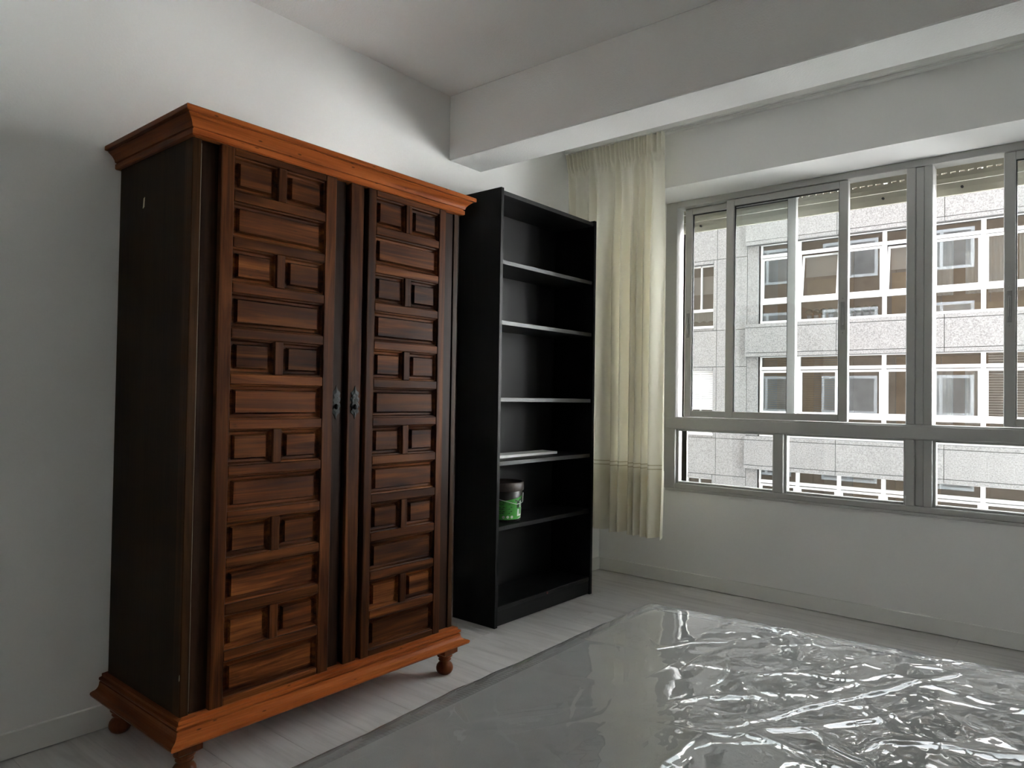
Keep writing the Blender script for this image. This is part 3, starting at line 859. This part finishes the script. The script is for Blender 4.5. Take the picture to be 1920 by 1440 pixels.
# plastic film: dense sheet, folded down over the edges
SK = 0.235
na, nb_ = 680, 880
a = np.linspace(-SK, MW + SK, na); bb = np.linspace(-SK, ML + SK, nb_)
A, B = np.meshgrid(a, bb)
RI = 0.030
oa = np.maximum(np.maximum(RI - A, A - MW + RI), 0); ob = np.maximum(np.maximum(RI - B, B - ML + RI), 0)
sa = np.where(A < MW / 2, -1.0, 1.0); sb = np.where(B < ML / 2, -1.0, 1.0)
over = np.hypot(oa, ob); ovn = np.maximum(over, 1e-6)
RI = 0.030
Ac = np.clip(A, RI, MW - RI); Bc = np.clip(B, RI, ML - RI)
Rr = 0.035
ang = np.clip(over / Rr, 0, math.pi / 2)
outw = Rr * np.sin(ang) + 0.0
drop = np.where(over < Rr * math.pi / 2, Rr * (1 - np.cos(ang)), Rr + (over - Rr * math.pi / 2))
drop = np.minimum(drop, MH - 0.004)
# wrinkle heights
wx = A + 0.10 * (fbm(A * 3, B * 3, 3) - .5); wy = B + 0.10 * (fbm(A * 3 + 9, B * 3, 4) - .5)
crinkle = np.clip((A - 0.30 + 0.35 * (fbm(A * 2, B * 2, 21) - 0.5)) / 0.30, 0.0, 1.0)      # the middle and far side are busiest
crinkle = crinkle * (0.62 + 0.38 * np.clip(fbm(A * 2.3 + 4, B * 2.3, 33) * 2.4 - 0.55, 0, 1)) + 0.08
h = 0.0050 * (fbm(wx * 2.0, wy * 2.0, 5, 2) - .5) * 2
# flat facets with crisp creases between them
fine = 1.0 + 0.9 * np.clip(1 - B / 0.75, 0, 1) - 0.35 * np.clip((B - 0.8) / 0.4, 0, 1)
e1, c1 = worley_edge(wx * 3.0, wy * 2.4, 11)
h += 0.0026 * np.exp(-(e1 / 0.06) ** 1.3) * (0.22 + 0.78 * crinkle)
h += 0.0050 * (c1 - 0.4) * (0.25 + 0.75 * crinkle)
w2x = wx + 0.03 * (fbm(A * 11, B * 11, 6) - .5); w2y = wy + 0.03 * (fbm(A * 11 + 7, B * 11, 7) - .5)
e2, c2 = worley_edge(w2x * 9 + 3, w2y * 7, 12)
h += (0.0007 * np.exp(-(e2 / 0.12) ** 1.3) + 0.0027 * (c2 - 0.4)) * crinkle * fine
e3, c3 = worley_edge(w2x * 24 + 3, w2y * 19, 15)
h += 0.0006 * (c3 - 0.4) * crinkle * fine
h += 0.0036 * (fbm(w2x * 12, w2y * 9, 16, 3) - .5) * crinkle * fine
tz = np.clip((B - 0.70) / 0.62, 0, 1) * np.clip((A - 0.25) / 0.3, 0, 1)
h += 0.020 * tz * tz * (3 - 2 * tz)
h += 0.0007 * (fbm(w2x * 34, w2y * 27, 14, 2) - .5) * crinkle
def fold(pts_, wdt, ht, skew=0.35):
    """a long standing fold along a polyline in mattress coordinates"""
    best = np.full(A.shape, 9.0); sgn = np.zeros(A.shape); tt = np.zeros(A.shape)
    acc = 0; tot = sum(math.dist(pts_[i], pts_[i + 1]) for i in range(len(pts_) - 1))
    jx = A + 0.03 * (fbm(A * 6, B * 6, 41) - .5); jy = B + 0.03 * (fbm(A * 6 + 5, B * 6, 42) - .5)
    for i in range(len(pts_) - 1):
        (ax, ay), (bx_, by_) = pts_[i], pts_[i + 1]
        dx, dy = bx_ - ax, by_ - ay; l2 = dx * dx + dy * dy
        t = np.clip(((jx - ax) * dx + (jy - ay) * dy) / l2, 0, 1)
        d = np.hypot(jx - ax - t * dx, jy - ay - t * dy)
        s_ = np.sign((jx - ax) * dy - (jy - ay) * dx)
        m_ = d < best
        best = np.where(m_, d, best); sgn = np.where(m_, s_, sgn); tt = np.where(m_, (acc + t * math.sqrt(l2)) / tot, tt)
        acc += math.sqrt(l2)
    wd_ = wdt * np.where(sgn > 0, 1 + skew, 1 - skew)
    return ht * np.exp(-(best / wd_) ** 2) * np.sin(np.pi * np.clip(tt, 0.03, 0.97)) ** 0.4
def w2m(x, y):
    dx, dy = x - MXO, y - MYO
    det = -cA * cB - sA * sB
    return (-cB * dx - sB * dy) / det, (-sA * dx + cA * dy) / det
FOLDS = [([(1.54, -2.06), (1.59, -1.97), (1.65, -1.90), (1.70, -1.86)], 0.016, 0.0055),
         ([(1.72, -2.10), (1.75, -2.02), (1.82, -1.86), (1.90, -1.70), (2.00, -1.48), (2.12, -1.26)], 0.020, 0.0085),
         ([(1.76, -2.16), (1.78, -2.07), (1.89, -1.93), (1.97, -1.82), (2.07, -1.59)], 0.018, 0.0080),
         ([(1.19, -1.61), (1.32, -1.73), (1.38, -1.60), (1.48, -1.48)], 0.012, 0.0035),
         ([(1.46, -1.83), (1.46, -1.72), (1.47, -1.62), (1.48, -1.41)], 0.010, 0.0035),
         ([(1.99, -2.03), (2.02, -1.93), (2.10, -1.87), (2.16, -1.83)], 0.016, 0.0060),
         ([(1.80, -1.57), (1.84, -1.43), (1.90, -1.43)], 0.012, 0.0040),
         ([(1.90, -1.70), (1.94, -1.77), (1.96, -1.81)], 0.010, 0.0040),
         ([(1.92, -1.23), (2.01, -1.23), (2.11, -1.16)], 0.014, 0.0050),
         ([(1.88, -2.00), (1.93, -2.05), (2.01, -2.07), (2.12, -2.30)], 0.016, 0.0060),
         ([(1.47, -1.57), (1.56, -1.74), (1.58, -1.88)], 0.010, 0.0030),
         ([(1.04, -2.37), (1.23, -2.48), (1.36, -2.28), (1.48, -2.14)], 0.022, 0.0030),
         ([(1.32, -2.16), (1.46, -2.42)], 0.018, 0.0030),
         ([(1.06, -2.19), (1.08, -2.48), (1.11, -2.68), (1.16, -2.85)], 0.020, 0.0055),
         ([(1.13, -2.21), (1.09, -2.05)], 0.022, 0.0060),
         ([(1.11, -1.99), (1.18, -2.04)], 0.016, 0.0040),
         ([(1.07, -1.82), (1.23, -1.78), (1.30, -1.88)], 0.014, 0.0040)]
for i, (F_, wdt, ht) in enumerate(FOLDS):
    wob = 0.45 + 1.1 * fbm(A * 7 + i, B * 7, 60 + i, 2)
    h += fold([w2m(*q) for q in F_], wdt * 0.75, ht * 0.5, 0.35 if i % 2 else -0.35) * wob
# the ribbed border tape shows through the film along the long side
rib = np.exp(-((A - 0.055) / 0.013) ** 2) * np.clip(vnoise(B * 3.2, A * 0 + 2.5, 77) * 3 - 0.9, 0, 1)
h += rib * (0.002 + 0.0011 * np.sin(2 * np.pi * B / 0.0125))
h -= h.min() * 0.0
h = h + 0.012
h = np.maximum(h, 0.0012)
# sagging, wavy edge
edge_w = 0.010 * (fbm(A * 5, B * 5, 51) - 0.3) + 0.006
hx = np.where(over > 0, edge_w + 0.018 * np.clip(over / 0.1, 0, 1) * np.abs(np.sin(2 * np.pi * (A * 3.1 * (ob > 0) + B * 2.6 * (oa > 0)) + 4 * fbm(A * 2, B * 2, 52))), 0)
outx = (outw + hx) * sa * np.where(over > 0, oa / ovn, 0); outy = (outw + hx) * sb * np.where(over > 0, ob / ovn, 0)
fade = np.clip(1 - over / 0.05, 0, 1)
Z = MH + h * fade + 0.003 * (1 - fade) - drop
Z = np.maximum(Z, 0.0015)
LX = Ac - np.where(oa > 0, sa * 0, 0) + outx - sa * np.where(oa > 0, 0.030, 0) * 0; LY = Bc + outy
# keep the film clear of the rounded core
WXp = MXO + LX * cA + LY * sB; WYp = MYO + LX * sA - LY * cB
org = wpos(mt)
verts = np.stack([WXp - org.x, WYp - org.y, Z - org.z], -1).reshape(-1, 3)
idx = np.arange(na * nb_).reshape(nb_, na)
fcs = np.stack([idx[:-1, :-1], idx[1:, :-1], idx[1:, 1:], idx[:-1, 1:]], -1).reshape(-1, 4)
me = bpy.data.meshes.new('plastic_wrap')
me.vertices.add(len(verts)); me.vertices.foreach_set('co', verts.astype(np.float32).ravel())
me.loops.add(fcs.size); me.loops.foreach_set('vertex_index', fcs.astype(np.int32).ravel())
me.polygons.add(len(fcs)); me.polygons.foreach_set('loop_start', np.arange(0, fcs.size, 4, dtype=np.int32))
me.update(calc_edges=True)
me.polygons.foreach_set('use_smooth', np.ones(len(fcs), bool))
me.materials.append(M['film'])
me.validate()
fo = bpy.data.objects.new('plastic_wrap', me); COL.objects.link(fo); fo.parent = mt
fo['label'] = 'crinkled clear plastic wrap'

# ================================================================= OUTSIDE
GZ = -5.5
struct(MB().box(-45, 45, 0.3, 60, GZ - 0.3, GZ).build('ground_street', M['asphalt']))
# our own house; unseen height and right end shaped to shade the facade opposite
own = MB()
OY0, OY1, HT, XE = 0.20, 0.30, 22.0, 11.3
own.box(-24, WX0, OY0, OY1, GZ, HT); own.box(WX1, XE, OY0, OY1, GZ, HT)
own.box(-24, XE, -11, RY - 0.25, GZ, HT); own.box(-24, -0.25, RY - 0.25, OY0, GZ, HT); own.box(RX + 0.25, XE, RY - 0.25, OY0, GZ, HT)
own.box(-0.25, RX + 0.25, RY - 0.25, OY0, RZ + 0.25, HT); own.box(-0.25, RX + 0.25, RY - 0.25, OY0, GZ, -0.2)
own.box(WX0, WX1, OY0, OY1, GZ, WZ0 - 0.02); own.box(WX0, WX1, OY0, OY1, WZ1, HT)
ow = struct(own.build('wall_exterior', M['brick']))
rv = MB()
rv.box(WX0 - 0.03, WX0, 0.086, OY1 + 0.01, WZ0, WZ1); rv.box(WX1, WX1 + 0.03, 0.086, OY1 + 0.01, WZ0, WZ1)
rv.box(WX0, WX1, 0.086, OY1 + 0.03, WZ0 - 0.03, WZ0)
struct(rv.build('trim_2', M['reveal']))
for zf in (-2.89, 0.0, 2.89, 5.78):
    for xa in (-10.5, -7.0, -3.6, 5.6, 9.2):
        o = MB().box(xa, xa + 2.2, OY1, OY1 + 0.04, zf + 0.6, zf + 2.2).build('window_surround', M['pvc'], ow)
        MB().box(xa + 0.12, xa + 1.04, OY1 + 0.04, OY1 + 0.05, zf + 0.72, zf + 2.08).build('pane', M['roomdark'], o)
        MB().box(xa + 1.16, xa + 2.08, OY1 + 0.04, OY1 + 0.05, zf + 0.72, zf + 2.08).build('pane', M['roomdark'], o)

YB = 14.3
# added white house out of view; its sunlit front reflects daylight into the room
reflector_house = thing('added_reflector_house', (22, YB + 3, GZ), 'added white rendered house out of view, reflecting sunlight into the room', 'building')
MB().box(9.3, 36, YB - 0.3, YB + 8, GZ, 11.0).build('body', M['white_render'], reflector_house)
for kf in range(-2, 4):
    for k in range(8):
        xa = 10.4 + 3.2 * k; za = 0.9 + 2.89 * kf
        o = MB().box(xa, xa + 1.3, YB - 0.34, YB - 0.3, za, za + 1.25).build('window', M['pvc'], reflector_house)
        for j in (0, 1):
            MB().box(xa + 0.08 + 0.6 * j, xa + 0.62 + 0.6 * j, YB - 0.35, YB - 0.34, za + 0.08, za + 1.17).build('pane', M['roomdark'], o)
FH = 2.89
ab = thing('apartment_building', (-1.5, YB + 3, GZ), 'pale granite apartment building with white ribbon windows across the street', 'building')
MB().box(-13, 9, YB + 1.6, YB + 8, GZ, 10.2).build('core', M['roomdark'], ab)
slab_cache = {}
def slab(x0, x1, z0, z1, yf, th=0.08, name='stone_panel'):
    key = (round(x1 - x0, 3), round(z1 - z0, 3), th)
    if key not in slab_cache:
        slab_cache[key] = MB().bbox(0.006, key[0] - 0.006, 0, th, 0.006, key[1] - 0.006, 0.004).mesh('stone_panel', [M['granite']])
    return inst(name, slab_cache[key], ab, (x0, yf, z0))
XL, XR = -4.75, 7.0
YS = YB + 0.14                     # set-back plane of the side bay and pillar
bk_ = MB()
bk_.box(-13, -6.46, YS + 0.085, YS + 0.4, GZ, 10.2); bk_.box(-5.68, -4.46, YS + 0.085, YS + 0.4, GZ, 10.2)
for k in range(-2, 4):
    zs = 0.16 + FH * k
    bk_.box(XL, XR, YB + 0.085, YB + 1.55, zs - 0.85, zs)              # spandrel backing
    bk_.box(-6.46, -5.68, YS + 0.085, YS + 0.4, zs - 0.98, zs - 0.03)
bk_.build('backing_wall', M['joint'], ab)
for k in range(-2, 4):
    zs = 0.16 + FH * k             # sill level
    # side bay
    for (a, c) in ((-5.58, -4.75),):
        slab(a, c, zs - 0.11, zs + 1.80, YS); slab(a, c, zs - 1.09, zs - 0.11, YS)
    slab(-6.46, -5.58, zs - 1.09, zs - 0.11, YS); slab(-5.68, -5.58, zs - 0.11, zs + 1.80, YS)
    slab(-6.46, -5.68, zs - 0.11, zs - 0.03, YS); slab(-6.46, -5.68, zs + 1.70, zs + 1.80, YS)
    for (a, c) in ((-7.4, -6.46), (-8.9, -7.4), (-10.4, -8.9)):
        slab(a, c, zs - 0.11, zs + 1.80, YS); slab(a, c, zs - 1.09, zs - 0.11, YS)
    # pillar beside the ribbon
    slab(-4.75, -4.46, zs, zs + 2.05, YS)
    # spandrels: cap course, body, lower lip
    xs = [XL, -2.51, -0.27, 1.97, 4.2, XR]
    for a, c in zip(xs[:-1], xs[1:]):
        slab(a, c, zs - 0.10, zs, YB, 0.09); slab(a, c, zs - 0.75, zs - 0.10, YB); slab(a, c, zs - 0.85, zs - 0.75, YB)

def ribbon_unit(x0, x1, zs, floor_k, k):
    """one bay of a ribbon window: upper light, casement, lower light"""
    yf = YB + 0.20
    f = MB(); t = 0.045
    H = 2.05
    z1, z2, z3, z4 = zs + 0.07, zs + 0.50, zs + 0.60, zs + 1.68
    z5, z6 = zs + 1.78, zs + H
    f.box(x0, x0 + t, yf, yf + 0.07, z1, z6); f.box(x1 - t, x1, yf, yf + 0.07, z1, z6)
    f.box(x0, x1, yf - 0.010, yf + 0.068, zs, z1); f.box(x0, x1, yf - 0.006, yf + 0.068, z2, z3); f.box(x0, x1, yf - 0.010, yf + 0.068, z4 + 0.02, z5)
    f.box(x0 + t, x1 - t, yf, yf + 0.07, z6 - 0.03, z6)
    wn = f.build('window', M['pvc'], ab)
    xa, xb = x0 + t, x1 - t
    for (za, zb) in ((z1, z2), (z5, z6 - 0.03)):
        MB().box(xa, xb, yf + 0.03, yf + 0.036, za, zb).build('pane', M['far_glass'], wn)
    c = MB(); ct = 0.05; tilt = 0.16 if (floor_k == 1 and k in (1, 3)) else 0.0
    c.box(xa, xa + ct, -0.02, 0.03, 0, z4 - z3); c.box(xb - ct, xb, -0.02, 0.03, 0, z4 - z3)
    c.box(xa + ct, xb - ct, -0.02, 0.03, 0, ct); c.box(xa + ct, xb - ct, -0.02, 0.03, z4 - z3 - ct, z4 - z3)
    p = MB(); p.box(xa + ct - 0.005, xb - ct + 0.005, 0.002, 0.008, ct - 0.005, z4 - z3 - ct + 0.005)
    for mb in (c, p):                                  # tilted casements lean into the room
        mb.v = [(x, yf + y_ + (z / 1.08) * tilt, z3 + z) for x, y_, z in mb.v]
    c.build('casement', M['pvc'], wn); p.build('pane', M['far_glass'], wn)
    # what is seen behind the glass
    kind = (floor_k * 3 + k * 5) % 4
    yb_ = yf + 1.25
    MB().box(x0 + 0.01, x1 - 0.01, yb_, yb_ + 0.05, zs, z6).build('room_back', M['roombrown'] if kind in (0, 3) else M['roomdark'], wn)
    if floor_k == 1 and k in (1, 3):
        MB().box(xa + 0.03, xb - 0.03, yf + 0.30, yf + 0.31, z3 + 0.55, z4).build('roller_blind', M['blind'], wn)
        MB().box(xa + 0.02, xb - 0.02, yf + 0.45, yf + 0.47, zs + 0.05, z3 + 0.5).build('wood_panel', M['wood_tan'], wn)
    if (floor_k == 1 and k >= 4) or (floor_k == 0 and k == 4):
        s = MB(); n_ = 26; v = []
        for i in range(n_ + 1):
            xx = xa + 0.02 + (xb - xa - 0.04) * i / n_
            yy2 = yf + 0.22 + 0.035 * math.sin(i * 1.9 + k)
            v += [(xx, yy2, zs + 0.45), (xx, yy2, z4 + 0.02)]
        s.add(v, [(2 * i, 2 * i + 2, 2 * i + 3, 2 * i + 1) for i in range(n_) if not (9 < i < 17)], smooth=True)
        s.build('net_curtain', M['net'], wn)
        MB().box(xa, xb, yf + 0.16, yf + 0.34, zs + 0.07, zs + 0.24).build('sofa_back', M['wood_tan'], wn)
    if (floor_k == 0 and k >= 5) or (floor_k == 0 and k in (0, 1)):
        s = MB(); zz_ = z3 + 0.02
        top = z6 - 0.05
        while zz_ < top:
            s.box(xa + 0.03, xb - 0.03, yf + 0.14, yf + 0.17, zz_, zz_ + (0.016 if k < 2 else 0.030)); zz_ += 0.055
        s.build('venetian_blind', M['blind'] if k >= 5 else M['wood_tan'], wn)
    if floor_k == 1 and k in (1, 2):
        for j in range(4):
            cx_ = xa + 0.15 + 0.17 * j; pm = MB()
            pm.lathe(cx_, yf + 0.20, [(0, zs + 0.08), (0.05, zs + 0.08), (0.065, zs + 0.17), (0.0, zs + 0.17)], 8)
            pm.lathe(cx_, yf + 0.20, [(0.03, zs + 0.17), (0.10, zs + 0.24), (0.07, zs + 0.31), (0.0, zs + 0.34)], 7, 1)
            pm.build('potted_plant', [M['blind'], M['green']], wn)
for kf in (-1, 0, 1, 2):
    zs = 0.16 + FH * kf
    for k in range(0, 9):
        x0 = -4.42 + 0.97 * k
        ribbon_unit(x0, x0 + 0.97, zs, kf, k)
    # narrow window of the side bay
    f = MB(); xa, xb = -6.46, -5.68; za, zb = zs - 0.02, zs + 1.70; yf = YS + 0.12
    f.box(xa, xa + 0.05, yf, yf + 0.07, za, zb); f.box(xb - 0.05, xb, yf, yf + 0.07, za, zb)
    f.box(xa, xb, yf, yf + 0.07, za, za + 0.06); f.box(xa, xb, yf, yf + 0.07, zb - 0.05, zb)
    f.box(xa, xb, yf, yf + 0.07, za + 0.44, za + 0.52); f.box(xa + 0.36, xa + 0.40, yf, yf + 0.07, za + 0.52, zb)
    f.box(xa - 0.02, xb + 0.02, YS - 0.03, yf, za - 0.02, za + 0.02)
    wn = f.build('window', M['pvc'], ab)
    MB().box(xa + 0.05, xb - 0.05, yf + 0.03, yf + 0.036, za + 0.06, zb - 0.05).build('pane', M['far_glass'], wn)
    MB().box(xa, xb, yf + 0.5, yf + 0.55, za, zb).build('room_back', M['roomdark'], wn)
    if kf == 0:
        s = MB(); zz_ = za + 0.66
        while zz_ < zb - 0.03:
            s.bbox(xa + 0.02, xb - 0.02, yf - 0.04, yf - 0.022, zz_ + 0.003, zz_ + 0.058, 0.006); zz_ += 0.06
        s.build('roller_shutter', M['blind'], wn)
    else:
        MB().box(xa + 0.07, xb - 0.07, yf + 0.16, yf + 0.17, za + 0.95, zb - 0.28).build('roller_blind', M['blind'], wn)
        s = MB(); v = []
        for i in range(21):
            xx = xa + 0.06 + (xb - xa - 0.12) * i / 20
            v += [(xx, yf + 0.12 + 0.015 * math.sin(i * 1.7), za + 0.16 + 0.05 * abs(math.sin(i * 0.47))), (xx, yf + 0.12 + 0.015 * math.sin(i * 1.7), za + 0.44)]
        s.add(v, [(2 * i, 2 * i + 2, 2 * i + 3, 2 * i + 1) for i in range(20)], smooth=True)
        s.build('net_curtain', M['net'], wn)
